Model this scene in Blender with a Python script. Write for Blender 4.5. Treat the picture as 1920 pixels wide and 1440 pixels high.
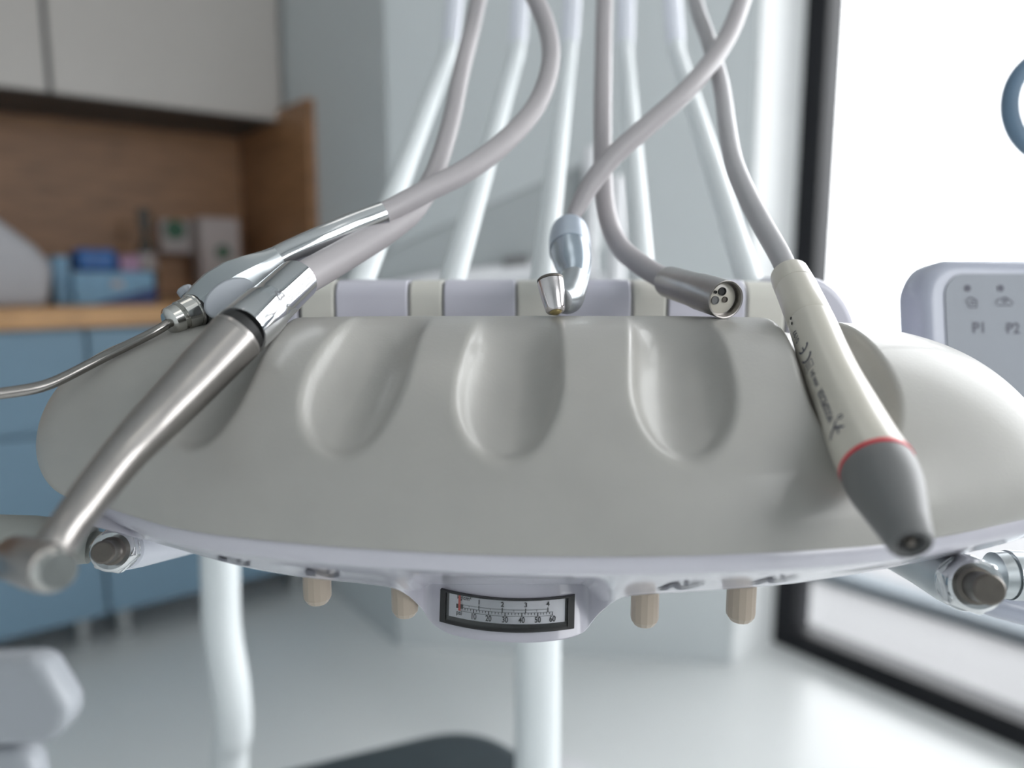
import bpy, bmesh, math, random
from mathutils import Vector, Matrix
random.seed(4)
for o in list(bpy.data.objects): bpy.data.objects.remove(o)
S = bpy.context.scene; C = S.collection
PI = math.pi
# ------------------------------------------------------------ camera
CAMH = 0.985; F = 1420.0; TH = math.radians(8.4); CT, ST = math.cos(TH), math.sin(TH)
cam = bpy.data.objects.new('camera', bpy.data.cameras.new('camera')); C.objects.link(cam); S.camera = cam
cam.location = (0, 0, CAMH); cam.rotation_euler = (PI/2 - TH, 0, 0)
cam.data.sensor_width = 36; cam.data.lens = 36*F/1920; cam.data.clip_start = 0.01; cam.data.clip_end = 200
cam.data.dof.use_dof = True; cam.data.dof.focus_distance = 0.273; cam.data.dof.aperture_fstop = 4.4
# ------------------------------------------------------------ world, light, exposure
W = bpy.data.worlds.new('world'); S.world = W; W.use_nodes = True
bg = W.node_tree.nodes['Background']; bg.inputs[0].default_value = (0.96, 0.98, 1.0, 1); bg.inputs[1].default_value = 6.0
S.view_settings.view_transform = 'Standard'; S.view_settings.look = 'None'
S.view_settings.gamma = 1; S.view_settings.exposure = 0.15; S.view_settings.use_curve_mapping = False

def P(x, y, d):
    """point at distance d (m) along the view axis, seen at pixel x, y of the 1920x1440 frame"""
    r = (x-960)/F*d; u = (720-y)/F*d
    return Vector((r, d*CT+u*ST, CAMH - d*ST + u*CT))
def Pz(x, y, z):
    u = (720-y)/F
    return P(x, y, (z-CAMH)/(-ST + u*CT))
FLOOR = 0.0; CT_TOP = 0.90; CEIL = 2.75
# room axes: A runs along the cabinets, N points away through the cabinet wall
va = P(2800, 510, 1)-Vector((0, 0, CAMH)); A = Vector((va.x, va.y, 0)).normalized(); N = Vector((-A.y, A.x, 0))
O = Pz(0, 580, CT_TOP); O = Vector((O.x, O.y, 0))
def R(t, n, z=0): return O + A*t + N*n + Vector((0, 0, z))
def tn(p): q = p-O; return q.dot(A), q.dot(N)
def t_at(px, n, y=500):      # t where the vertical line through column px meets the plane n
    ray = P(px, y, 1)-Vector((0, 0, CAMH)); c = Vector((0, 0, 0))-O
    k = (n - c.dot(N))/ray.dot(N); return (c+ray*k).dot(A)

# ------------------------------------------------------------ materials
def srgb(r, g, b):
    f = lambda c: (c/255/12.92 if c <= 10 else ((c/255+.055)/1.055)**2.4)
    return (f(r), f(g), f(b), 1)
def mat(name, col, rough=.5, metal=0, coat=0, vary=0.04, vscale=30, bump=0, bscale=200, spec=.5, stretch=None):
    m = bpy.data.materials.new(name); m.use_nodes = True; nt = m.node_tree; b = nt.nodes['Principled BSDF']
    b.inputs['Roughness'].default_value = rough; b.inputs['Metallic'].default_value = metal
    b.inputs['Coat Weight'].default_value = coat; b.inputs['Coat Roughness'].default_value = .08
    b.inputs['Specular IOR Level'].default_value = spec
    tc = nt.nodes.new('ShaderNodeTexCoord'); src = tc.outputs['Object']
    if stretch:
        mp = nt.nodes.new('ShaderNodeMapping'); mp.inputs['Scale'].default_value = stretch
        nt.links.new(src, mp.inputs[0]); src = mp.outputs[0]
    no = nt.nodes.new('ShaderNodeTexNoise'); no.inputs['Scale'].default_value = vscale; no.inputs['Detail'].default_value = 4
    nt.links.new(src, no.inputs['Vector'])
    rp = nt.nodes.new('ShaderNodeValToRGB'); e = rp.color_ramp.elements
    c = col; e[0].position = .3; e[1].position = .7
    e[0].color = tuple(max(0, c[i]*(1-vary)) for i in range(3))+(1,); e[1].color = tuple(min(1, c[i]*(1+vary)) for i in range(3))+(1,)
    nt.links.new(no.outputs[0], rp.inputs[0]); nt.links.new(rp.outputs[0], b.inputs['Base Color'])
    if bump:
        n2 = nt.nodes.new('ShaderNodeTexNoise'); n2.inputs['Scale'].default_value = bscale; nt.links.new(src, n2.inputs['Vector'])
        bp = nt.nodes.new('ShaderNodeBump'); bp.inputs['Strength'].default_value = bump; bp.inputs['Distance'].default_value = .001
        nt.links.new(n2.outputs[0], bp.inputs['Height']); nt.links.new(bp.outputs[0], b.inputs['Normal'])
    return m
M = dict(
 wall=mat('wall_paint', (.60, .635, .645, 1), .6, vary=.01, vscale=2),
 nozzle=mat('nozzle_steel', (.30, .285, .27, 1), .22, 1, vary=.02),
 grip=mat('grip_grey', (.27, .28, .26, 1), .5, vary=.02),
 panel=mat('housing_plastic_lit', (.66, .65, .73, 1), .3, coat=.2, vary=.01),  # lighter copy of the housing plastic, light on the rear panels painted in
 armgrey=mat('arm_grey', (.36, .38, .41, 1), .4, vary=.01),
 machine=mat('machine_grey', (.42, .41, .43, 1), .4, vary=.01),
 lit_reveal_board=mat('lit_reveal_white', (.90, .92, .92, 1), .4, vary=.01),
 ceil=mat('ceiling_paint', (.8, .82, .82, 1), .7, vary=.01),
 floor=mat('floor_resin', (.80, .82, .815, 1), .28, vary=.02, vscale=1.5),
 blue=mat('cabinet_blue', srgb(121, 150, 170), .4, vary=.01),
 white_cab=mat('cabinet_white', (.47, .44, .41, 1), .35, vary=.01),
 carcass=mat('cabinet_dark', (.05, .055, .06, 1), .5),
 wood=mat('oak_board', (.30, .155, .075, 1), .45, vary=.28, vscale=9, stretch=(1, 1, 8)),
 wood_edge=mat('oak_worktop', (.62, .35, .16, 1), .4, vary=.1, vscale=12),
 foot=mat('grey_plastic', (.45, .47, .47, 1), .4),
 black=mat('black_frame', (.012, .013, .016, 1), .5, spec=.25),
 terrace=mat('terrace_stone', (.135, .135, .138, 1), .8, vary=.03, vscale=2),
 kerb=mat('kerb_grey', (.06, .075, .088, 1), .7),
 pad=mat('pad_silicone', (.37, .36, .335, 1), .38, coat=.12, vary=.03, vscale=60, bump=.05, bscale=900),
 lilac=mat('housing_plastic', (.54, .53, .585, 1), .22, coat=.4, vary=.01),
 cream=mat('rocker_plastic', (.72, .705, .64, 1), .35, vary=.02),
 seam=mat('seam_grey', (.28, .28, .27, 1), .6),  # grey of the rear body showing in gaps between panels and rockers
 beige=mat('knob_beige', (.40, .335, .27, 1), .35, vary=.03),
 rod=mat('rod_white', (.76, .80, .81, 1), .42, coat=.0, vary=.01),
 sleeve=mat('sleeve_white', (.78, .80, .87, 1), .3, vary=.01),
 hose=mat('hose_silicone', (.40, .375, .385, 1), .42, vary=.02),
 hose_grey=mat('hose_grey', (.42, .41, .42, 1), .42, vary=.02),
 chrome=mat('chrome', (.66, .67, .68, 1), .10, 1, vary=.01),
 steel=mat('brushed_steel', (.38, .36, .345, 1), .30, 1, vary=.05, vscale=80),
 satin=mat('satin_aluminium', (.47, .50, .515, 1), .33, 1, vary=.02),
 polish=mat('polished_steel', (.60, .59, .56, 1), .13, 1, vary=.03),
 facet=mat('satin_facet', (.38, .40, .43, 1), .5, .6, vary=.02),
 pewter=mat('pewter_bolt', (.15, .135, .12, 1), .38, .9, vary=.08, vscale=300),
 dark=mat('dark_rubber', (.012, .012, .012, 1), .5),
 ivory=mat('scaler_ivory', (.62, .585, .51, 1), .28, coat=.3, vary=.01),
 red=mat('red_ring', (.70, .01, .03, 1), .4),
 grey=mat('nose_grey', (.17, .17, .17, 1), .45, vary=.02),
 print=mat('printing_ink', (.10, .10, .13, 1), .6),
 ink=mat('dial_ink', (.01, .01, .012, 1), .6),
 dial=mat('dial_plate', (.80, .80, .84, 1), .5, vary=.01),
 pointer=mat('pointer_red', (.75, .06, .03, 1), .5),
 keypad=mat('keypad_film', (.26, .28, .315, 1), .45, vary=.01),
 keyshell=mat('keypad_shell', (.42, .44, .52, 1), .3, coat=.2, vary=.01),
 seat=mat('dark_vinyl', (.035, .048, .056, 1), .45, vary=.05, bump=.1),
 metalgrey=mat('grey_metal', (.3, .32, .33, 1), .4, .5),
 chairgrey=mat('chair_grey', (.37, .395, .40, 1), .5, vary=.01),
 white=mat('white_plastic', (.80, .80, .82, 1), .35, vary=.01),
 box_blue=mat('box_deep_blue', (.012, .10, .32, 1), .4, vary=.1),
 box_light=mat('box_light_blue', (.17, .34, .50, 1), .4, vary=.1),
 box_navy=mat('box_navy', (.012, .035, .15, 1), .4, vary=.1),
 box_pink=mat('box_pink', (.35, .20, .30, 1), .5),
 carton=mat('carton_white', (.42, .37, .36, 1), .5, vary=.03),
 green=mat('print_green', (.02, .10, .05, 1), .5),
 bottle=mat('dark_bottle', (.05, .045, .035, 1), .25),
 ring=mat('lamp_handle_blue_grey', (.12, .19, .27, 1), .4),
)
g = bpy.data.materials.new('clear_cover'); g.use_nodes = True; nt = g.node_tree
for n_ in list(nt.nodes): nt.nodes.remove(n_)
out = nt.nodes.new('ShaderNodeOutputMaterial'); mx = nt.nodes.new('ShaderNodeMixShader'); tr = nt.nodes.new('ShaderNodeBsdfTransparent'); gl = nt.nodes.new('ShaderNodeBsdfGlossy')
gl.inputs['Roughness'].default_value = .03; fr = nt.nodes.new('ShaderNodeFresnel'); fr.inputs[0].default_value = 1.45
nt.links.new(fr.outputs[0], mx.inputs[0]); nt.links.new(tr.outputs[0], mx.inputs[1]); nt.links.new(gl.outputs[0], mx.inputs[2]); nt.links.new(mx.outputs[0], out.inputs[0])
M['glass'] = g

# ------------------------------------------------------------ mesh helpers
class MB:
    def __init__(s): s.v = []; s.f = []
    def add(s, vs, fs):
        b = len(s.v); s.v += [Vector(v) for v in vs]; s.f += [tuple(b+i for i in f) for f in fs]; return s
    def grid(s, rows, close_u=False, close_v=False):
        nr, nc = len(rows), len(rows[0]); vs = [p for r in rows for p in r]; fs = []
        for i in range(nr if close_v else nr-1):
            for j in range(nc if close_u else nc-1):
                i2, j2 = (i+1) % nr, (j+1) % nc
                fs.append((i*nc+j, i*nc+j2, i2*nc+j2, i2*nc+j))
        return s.add(vs, fs)
    def tube(s, pts, seg=28, cap=True):
        """pts: (Vector, radius) rings swept with a parallel frame"""
        rows = []; up = None
        n = len(pts)
        for i, (p, r) in enumerate(pts):
            a = pts[max(0, i-1)][0]; b = pts[min(n-1, i+1)][0]
            t = (b-a)
            if t.length < 1e-9: t = (pts[-1][0]-pts[0][0])
            t.normalize()
            if up is None:
                up = Vector((0, 0, 1)) if abs(t.z) < .9 else Vector((0, 1, 0))
            x = t.cross(up).normalized(); y = x.cross(t).normalized(); up = y
            rows.append([p + (x*math.cos(2*PI*k/seg)+y*math.sin(2*PI*k/seg))*r for k in range(seg)])
        s.grid(rows, close_u=True)
        if cap:
            b = len(s.v)-n*seg
            s.f.append(tuple(b+k for k in reversed(range(seg)))); s.f.append(tuple(b+(n-1)*seg+k for k in range(seg)))
        return s
    def lathe(s, p0, ax, prof, seg=40, cap=True, phase=0):
        """prof: (distance along ax, radius)"""
        ax = Vector(ax).normalized(); u = Vector((0, 0, 1)) if abs(ax.z) < .9 else Vector((0, 1, 0))
        x = ax.cross(u).normalized(); y = x.cross(ax).normalized()
        rows = [[p0+ax*t+(x*math.cos(2*PI*k/seg+phase)+y*math.sin(2*PI*k/seg+phase))*r for k in range(seg)] for t, r in prof]
        s.grid(rows, close_u=True)
        if cap:
            b = len(s.v)-len(prof)*seg; n = len(prof)
            s.f.append(tuple(b+k for k in reversed(range(seg)))); s.f.append(tuple(b+(n-1)*seg+k for k in range(seg)))
        return s
    def hexa(s, c, ex, ey, ez):
        vs = [c+ex*i+ey*j+ez*k for k in (-1, 1) for j in (-1, 1) for i in (-1, 1)]
        return s.add(vs, [(0, 2, 3, 1), (4, 5, 7, 6), (0, 1, 5, 4), (2, 6, 7, 3), (0, 4, 6, 2), (1, 3, 7, 5)])
    def rbox(s, t0, t1, n0, n1, z0, z1):   # box in room axes
        return s.hexa(R((t0+t1)/2, (n0+n1)/2, (z0+z1)/2), A*(t1-t0)/2, N*(n1-n0)/2, Vector((0, 0, (z1-z0)/2)))
    def prism(s, poly, dz):
        n = len(poly); vs = [Vector(p) for p in poly]+[Vector(p)+Vector(dz) for p in poly]
        return s.add(vs, [tuple(reversed(range(n))), tuple(range(n, 2*n))]+[(i, (i+1) % n, n+(i+1) % n, n+i) for i in range(n)])
def wloc(o):
    v = Vector((0, 0, 0))
    while o: v += o.location; o = o.parent
    return v
def obj(name, mb, m, parent=None, bevel=0, seg=3, smooth=40, label=None):
    vs = mb.v
    if parent: base = wloc(parent)
    else:
        base = Vector((sum(v.x for v in vs)/len(vs), sum(v.y for v in vs)/len(vs), min(v.z for v in vs)))
    me = bpy.data.meshes.new(name); me.from_pydata([v-base for v in vs], [], mb.f); me.update()
    bm = bmesh.new(); bm.from_mesh(me); bmesh.ops.recalc_face_normals(bm, faces=bm.faces); bm.to_mesh(me); bm.free()
    me.materials.append(M[m] if isinstance(m, str) else m)
    for p in me.polygons: p.use_smooth = True
    me.set_sharp_from_angle(angle=math.radians(smooth))
    o = bpy.data.objects.new(name, me); C.objects.link(o)
    if parent: o.parent = parent
    else: o.location = base
    if bevel:
        b = o.modifiers.new('bevel', 'BEVEL'); b.width = bevel; b.segments = seg; b.limit_method = 'ANGLE'; b.angle_limit = math.radians(30)
    if label: o['label'] = label
    return o
def tag(o, label, cat, group=None, kind=None):
    o['label'] = label; o['category'] = cat
    if group: o['group'] = group
    return o
def thing(name, loc, label, cat, group=None):
    o = bpy.data.objects.new(name, None); C.objects.link(o); o.location = loc; o.empty_display_size = .02
    return tag(o, label, cat, group)
def struct(name, mb, m, **k):
    o = obj(name, mb, m, **k); o['kind'] = 'structure'; return o
def spline(pts, n=10):
    """Catmull-Rom through (Vector, r)"""
    out = []
    for i in range(len(pts)-1):
        q = [pts[max(0, i-1)], pts[i], pts[i+1], pts[min(len(pts)-1, i+2)]]
        for k in range(n):
            t = k/n
            c = (-.5*t+t*t-.5*t**3, 1-2.5*t*t+1.5*t**3, .5*t+2*t*t-1.5*t**3, -.5*t*t+.5*t**3)
            out.append((sum((q[j][0]*c[j] for j in range(4)), Vector()), sum(q[j][1]*c[j] for j in range(4))))
    out.append(pts[-1]); return out
def pxs(lst, r=None):   # (x,y,d[,rpx]) -> (Vector, radius); rpx is a radius in photo pixels
    return [(P(q[0], q[1], q[2]), r if r else q[3]*q[2]/F) for q in lst]
def lin(xs, x):
    for (a, b), (c, d) in zip(xs, xs[1:]):
        if x <= c: return b+(d-b)*max(0, min(1, (x-a)/(c-a)))
    return xs[-1][1]
def sm(x): x = max(0, min(1, x)); return x*x*(3-2*x)
def csm(xs, x):   # smooth (catmull) lookup
    for i in range(len(xs)-1):
        if x <= xs[i+1][0] or i == len(xs)-2:
            p = [xs[max(0, i-1)], xs[i], xs[i+1], xs[min(len(xs)-1, i+2)]]
            h = p[2][0]-p[1][0]; t = max(0, min(1, (x-p[1][0])/h))
            m1 = (p[2][1]-p[0][1])/(p[2][0]-p[0][0])*h; m2 = (p[3][1]-p[1][1])/(p[3][0]-p[1][0])*h
            return (2*t**3-3*t*t+1)*p[1][1]+(t**3-2*t*t+t)*m1+(-2*t**3+3*t*t)*p[2][1]+(t**3-t*t)*m2
def text2d(body, size, cuts=0):
    cu = bpy.data.curves.new('t', 'FONT'); cu.body = body; cu.size = size; cu.align_x = 'CENTER'; cu.align_y = 'CENTER'; cu.offset = size*.018
    o = bpy.data.objects.new('t', cu); C.objects.link(o); dg = bpy.context.evaluated_depsgraph_get()
    me = bpy.data.meshes.new_from_object(o.evaluated_get(dg))
    bm = bmesh.new(); bm.from_mesh(me)
    for k in range(cuts):
        y = -size/2+size*(k+.5)/cuts
        bmesh.ops.bisect_plane(bm, geom=bm.verts[:]+bm.edges[:]+bm.faces[:], plane_co=(0, y, 0), plane_no=(0, 1, 0))
    vs = [v.co.copy() for v in bm.verts]; bm.verts.index_update(); fs = [tuple(v.index for v in f.verts) for f in bm.faces]
    bm.free(); bpy.data.objects.remove(o); bpy.data.curves.remove(cu); bpy.data.meshes.remove(me)
    return vs, fs

# ============================================================ room
tE = t_at(598, 0.0)                      # right end of the cabinet niche
tC, nC = tn(Pz(749, 1212, FLOOR)); tD, nD = tn(Pz(1367, 1245, FLOOR)); tW, nW = tn(Pz(1447, 1200, FLOOR))
print('ROOM', 'tE', tE, 'C', tC, nC, 'D', tD, nD, 'W', tW, nW, 'cam', tn(Vector((0, 0, 0))), 'niche', t_at(455, .6))
T0, NB = -2.2, -4.2
struct('floor', MB().rbox(T0-.1, tW+.15, NB-.1, .9, -.08, 0), 'floor')
struct('ceiling', MB().rbox(T0-.1, tW+.15, NB-.1, .9, CEIL, CEIL+.08), 'ceil')
struct('wall_back', MB().rbox(T0-.1, tE+.02, .60, .70, 0, CEIL), 'wall')
struct('wall_left', MB().rbox(T0-.1, T0, NB-.1, .70, 0, CEIL), 'wall')
F0, F1 = tW-1.75, tW-.45
struct('wall_front', MB().rbox(T0-.1, F0, NB-.1, NB, 0, CEIL).rbox(F1, tW+.15, NB-.1, NB, 0, CEIL).rbox(F0, F1, NB-.1, NB, 0, .85).rbox(F0, F1, NB-.1, NB, 2.45, CEIL), 'wall')
w2 = MB()
for a_ in (F0, (F0+F1)/2-.03, F1-.06): w2.rbox(a_, a_+.06, NB-.08, NB-.01, .85, 2.45)
w2.rbox(F0, F1, NB-.08, NB-.01, .85, .91).rbox(F0, F1, NB-.08, NB-.01, 2.39, 2.45)
struct('fill_window', w2, 'black')  # unseen window added to brighten the walls and give the chrome highlights
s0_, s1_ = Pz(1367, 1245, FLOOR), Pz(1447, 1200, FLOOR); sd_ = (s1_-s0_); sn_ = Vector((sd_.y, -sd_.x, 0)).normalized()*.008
struct('lit_reveal_board_1', MB().prism([s0_+sd_*.02+sn_*.05, s1_-sd_*.03+sn_*.05, s1_-sd_*.03+sn_, s0_+sd_*.02+sn_], (0, 0, CEIL)), 'lit_reveal_board')  # white board added on the reveal, its paleness standing in for window light
cpt = Pz(749, 1212, FLOOR); dpt = Pz(1367, 1245, FLOOR); wpt = Pz(1447, 1200, FLOOR)
poly = [R(tE+.019, .7), cpt, dpt, wpt, R(tW+.15, nW), R(tW+.15, .9), R(tE+.019, .9)]
struct('wall_centre', MB().prism(poly, (0, 0, CEIL)), 'wall', smooth=10)
# window wall: runs from W towards the camera side
WN0 = NB+.5
fb = .07
struct('wall_right', MB().rbox(tW, tW+.12, WN0-.6, WN0, 0, CEIL).rbox(tW, tW+.12, WN0, nW, 2.5, CEIL), 'wall')
wf = MB().rbox(tW-.01, tW+.07, WN0, nW, 0, .055).rbox(tW-.01, tW+.07, WN0, nW, 2.44, 2.5)
wf.rbox(tW-.01, tW+.07, nW-.065, nW, .055, 2.44).rbox(tW-.01, tW+.07, WN0, WN0+.07, .055, 2.44)
win = struct('window_1', wf, 'black', bevel=.004)
wp = obj('pane', MB().rbox(tW+.025, tW+.031, WN0+.07, nW-.065, .055, 2.44), 'glass', win)
struct('terrace_floor', MB().rbox(tW+.12, tW+9, NB-6, 9, -.12, -.02), 'terrace')
k0, k1 = Pz(1560, 1086, -.02), Pz(1935, 1205, -.02); kd = (k1-k0).normalized(); kn = Vector((-kd.y, kd.x, 0))
tag(obj('kerb', MB().hexa((k0+k1)/2+Vector((0, 0, .02)), kd*((k1-k0).length/2+.8), kn*.045, Vector((0, 0, .02))), 'kerb', bevel=.004),
    'thin blue-grey kerb running across the pale terrace outside the window', 'kerb')
pl_ = bpy.data.lights.new('window_portal', 'AREA'); pl_.shape = 'RECTANGLE'; pl_.size = nW-WN0; pl_.size_y = 2.5; pl_.cycles.is_portal = True
po = bpy.data.objects.new('window_portal', pl_); C.objects.link(po); po.location = R(tW+.13, (nW+WN0)/2, 1.25)
po.rotation_euler = (-A).to_track_quat('-Z', 'Z').to_euler()
pl2 = bpy.data.lights.new('window_portal', 'AREA'); pl2.shape = 'RECTANGLE'; pl2.size = F1-F0; pl2.size_y = 1.6; pl2.cycles.is_portal = True  # portal for the added fill window
po2 = bpy.data.objects.new('window_portal', pl2); C.objects.link(po2); po2.location = R((F0+F1)/2, NB-.11, 1.65)
po2.rotation_euler = N.to_track_quat('-Z', 'Z').to_euler()
# ---- unseen glowing panels added at the ceiling as fill, to light the room evenly
for (tt, nn) in ((.2, -1.3), (.2, -3.0)):
    cl = thing('fill_panel', R(tt, nn, CEIL-.06), ('added unseen square fill light panel above the dental unit' if nn > -2 else 'added unseen square fill light panel towards the rear of the room'), 'lamp', 'added fill light panels')
    obj('fill_body', MB().rbox(tt-.32, tt+.32, nn-.32, nn+.32, CEIL-.05, CEIL-.001), 'white', cl)
    em = M.get('fill_glow')
    if not em:
        em = bpy.data.materials.new('fill_diffuser'); em.use_nodes = True; b = em.node_tree.nodes['Principled BSDF']
        b.inputs['Emission Color'].default_value = (1, .97, .92, 1); b.inputs['Emission Strength'].default_value = 1.0; M['fill_glow'] = em
    obj('fill_panel_diffuser', MB().rbox(tt-.29, tt+.29, nn-.29, nn+.29, CEIL-.058, CEIL-.05), em, cl)

# ---- cabinets
seam0 = t_at(168, 0, 700); step = seam0 - t_at(-40, 0, 700); step = .60
edges = [seam0-2*step, seam0-step, seam0, min(seam0+step, tE-.03)]
print('edges', edges, 'tE', tE)
edges = [seam0-1.8, seam0-1.2, seam0-.6, seam0, (seam0+tE-.02)/2 if tE-seam0 > .9 else tE-.02] + ([tE-.02] if tE-seam0 > .9 else [])
labs = ['blue-grey base cabinet at far left end of wooden counter', 'blue-grey base cabinet second from left under counter', 'blue-grey base cabinet under the blue boxes, left of door seam',
        'blue-grey base cabinet right of door seam, behind the steel handpiece', 'blue-grey base cabinet at right end of counter, beside grey partition wall']
for i, (a, b) in enumerate(zip(edges, edges[1:])):
    c = thing('base_cabinet', R(a, .3, 0), labs[i], 'cabinet', 'blue base cabinets under the counter')
    obj('body', MB().rbox(a+.002, b-.002, .02, .58, .12, .85), 'blue', c)
    obj('drawer_front', MB().rbox(a+.004, b-.004, 0.0, .02, .60, .845), 'blue', c, bevel=.002)
    obj('door', MB().rbox(a+.004, b-.004, 0.0, .02, .105, .592), 'blue', c, bevel=.002)
    for ft in (a+.05, b-.05):
        for fn in (.10, .5):
            obj('foot', MB().lathe(R(ft, fn, 0), (0, 0, 1), [(0, .03), (.01, .03), (.015, .018), (.12, .018)], 16), 'foot', c)
top = MB().rbox(edges[0], tE, -.015, .58, .852, CT_TOP)
tag(obj('worktop', top, 'wood_edge', bevel=.003), 'light oak worktop over the blue base cabinets', 'worktop')
u0 = t_at(525, .22, 100); us = t_at(88, .22, 100)
UZ = Pz(0, 162, 0)  # placeholder
zU = (P(0, 162, 1)-Vector((0, 0, CAMH))); kk = ((O+N*.22)-Vector((0, 0, 0))).dot(N)/zU.dot(N); zU = CAMH+zU.z*kk
print('upper z', zU, u0, us)
ue = [us-1.4, us-.7, us, u0]
ul = ['warm white upper cabinet at far left edge', 'warm white upper cabinet left of the vertical door seam', 'wide warm white upper cabinet beside grey partition wall']
for i, (a, b) in enumerate(zip(ue, ue[1:])):
    c = thing('upper_cabinet', R(a, .4, zU), ul[i], 'cabinet', 'white upper cabinets over the oak backsplash')
    obj('body', MB().rbox(a+.001, b-.001, .24, .58, zU, 2.4), 'carcass' if i < 3 else 'white_cab', c)
    obj('door', MB().rbox(a+.006, b-.006 if i < 2 else b, .22, .24, zU+.002, 2.4), 'white_cab', c, bevel=.002)
tag(obj('backsplash', MB().rbox(edges[0], tE-.021, .58, .598, CT_TOP, zU-.001), 'wood'), 'brown oak backsplash board behind the counter', 'backsplash')
tag(obj('side_panel', MB().rbox(tE-.02, tE+.017, 0.0, .579, CT_TOP, zU+.03), 'wood', bevel=.002), 'brown oak panel closing right end of the counter niche', 'panel')

# ---- things on the counter (their fronts follow the counter)
def on_counter(px, n): return t_at(px, n, 560)
def cbox(name, x0, x1, n0, n1, z0, h, m, lab, cat, group=None, bev=.004):
    a, b = on_counter(x0, n0), on_counter(x1, n0)
    return tag(obj(name, MB().rbox(a, b, n0, n1, z0, z0+h), m, bevel=bev), lab, cat, group)
zc = CT_TOP+.001
a, b = on_counter(140, .12), on_counter(292, .12)
lb = thing('glove_box', R((a+b)/2, .18, zc), 'light blue carton with navy lower band lying on the oak counter', 'box')
obj('carton', MB().rbox(a, b, .12, .30, zc, zc+.085), 'box_light', lb, bevel=.003)
obj('navy_band', MB().add([R(a+.05, .1185, zc), R(b+.0015, .1185, zc), R(b+.0015, .1185, zc+.045), R(a+.05, .1185, zc+.004)], [(0, 1, 2, 3)]).add([R(b+.0015, .1185, zc), R(b+.0015, .29, zc), R(b+.0015, .29, zc+.06), R(b+.0015, .1185, zc+.045)], [(0, 1, 2, 3)]), 'box_navy', lb)
obj('logo_patch', MB().rbox(a+(b-a)*.45, a+(b-a)*.6, .117, .1195, zc+.045, zc+.062), 'carton', lb)
z2 = zc+.0865
cbox('tissue_box', 150, 226, .14, .27, z2, .058, 'box_blue', 'deep blue box on top of the light blue carton', 'box', bev=.012)
cbox('packet', 230, 268, .14, .25, z2, .042, 'box_pink', 'small pinkish packet on light blue carton beside deep blue box', 'packet')
cbox('carton', 104, 136, .16, .32, zc, .125, 'box_light', 'narrow blue carton standing at left of the light blue carton', 'box')
a = on_counter(280, .34); bt = thing('bottle', R(a, .34, zc), 'slim dark bottle with pale label standing behind the blue cartons', 'bottle')
obj('glass_body', MB().lathe(R(a, .34, zc), (0, 0, 1), [(0, .026), (.10, .028), (.15, .026), (.18, .012), (.21, .011)], 24), 'bottle', bt)
obj('cap', MB().lathe(R(a, .34, zc+.21), (0, 0, 1), [(0, .018), (.06, .018)], 20), 'bottle', bt)
obj('paper_label', MB().lathe(R(a, .34, zc+.09), (0, 0, 1), [(0, .0292), (.05, .0282)], 24, cap=False), 'carton', bt)
def marked(x0, x1, n0, n1, z0, h, mx, mz, mr, lab, name, mm='green'):
    a, b = on_counter(x0, n0), on_counter(x1, n0); o = thing(name, R((a+b)/2, n0, z0), lab, 'box')
    obj('carton', MB().rbox(a, b, n0, n1, z0, z0+h), 'carton', o, bevel=.003)
    obj('printed_mark', MB().lathe(R(a+(b-a)*mx, n0-.0015, z0+h*mz), -N, [(0, mr), (.001, mr)], 24), mm, o)
marked(310, 372, .50, .578, zc+.145, .105, .42, .70, .032, 'small white carton with green mark fixed high on the oak backsplash', 'wall_carton')
marked(382, 455, .40, .50, zc, .255, .55, .58, .022, 'tall white carton with round dark mark at right end of counter', 'tall_carton')
# big pale hood at far left
hx0, hx1 = on_counter(-120, .10), on_counter(92, .10)
prof = [(hx0, 0), (hx1-.01, 0), (hx1, .02), (hx1+.012, .10), (hx1-.02, .145), (hx1-.11, .225), (hx1-.20, .265), (hx0, .29)]
mbh = MB().prism([R(t, .08, zc+z) for t, z in prof], N*.25)
tag(obj('countertop_machine', mbh, 'machine', bevel=.018, seg=4), 'pale grey machine with sloping rounded top at left end of counter', 'machine')

# ============================================================ delivery unit
UB = P(960, 1000, .6); UB.z = 0
unit = thing('dental_delivery_unit', UB, 'grey and white dental delivery head with scooped instrument pad on a white pole', 'dental unit')
XC, HW, ZF, YR, HH = .0065, .1790, CAMH-.0778, .2857, .0615
def yf(X): return .2003+1.3736*(X-.0246)**2
def hs(X): s = max(-1, min(1, (X-XC)/HW)); return HH*max(0, 1-abs(s)**4.6)**.26
SC = [(-.094, -.100, 1), (-.0440, -.0505, 0), (.0025, -.0020, 0), (.0565, .0505, 0), (.1085, .104, 1)]
def xs_(X, hz):     # the ends tuck in towards the lower rim
    e = max(0, .62-hz/HH)/.62
    return XC+(X-XC)*(1-(.13 if X < 0 else .08)*(1-math.sqrt(max(0, 1-e*e)))*sm((abs(X-XC)/HW-.5)/.45))
def dent(X, a):
    D = 0
    for xr, xb, outer in SC:
        f = sm((a-25)/65); xk = xb+(xr-xb)*f; w = .0183-(.0042 if outer else .0028)*f; dx = (X-xk)/w
        if abs(dx) >= 1: continue
        q = math.hypot(dx, (a-50)/29) if a < 50 else abs(dx)
        if q >= 1: continue
        d = .0098*(1-q**2.1)*sm((1-q)/.22)
        if outer: d *= 1.05*(1-.35*sm((a-80)/12))
        elif a > 46: d *= max(0, 1-((a-46)/44)**2.2)
        D = max(D, d)
    return D
rows = []
NA, NT = 150, 420
cols = [XC+HW*math.sin(-PI/2+PI*j/NT) for j in range(NT+1)]
rows.append([Vector((xs_(X, 0), min(yf(X)+.012, .285), ZF-.0006)) for X in cols])
rows.append([Vector((xs_(X, 0), min(yf(X)+.0012, .285), ZF-.0006)) for X in cols])
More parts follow.
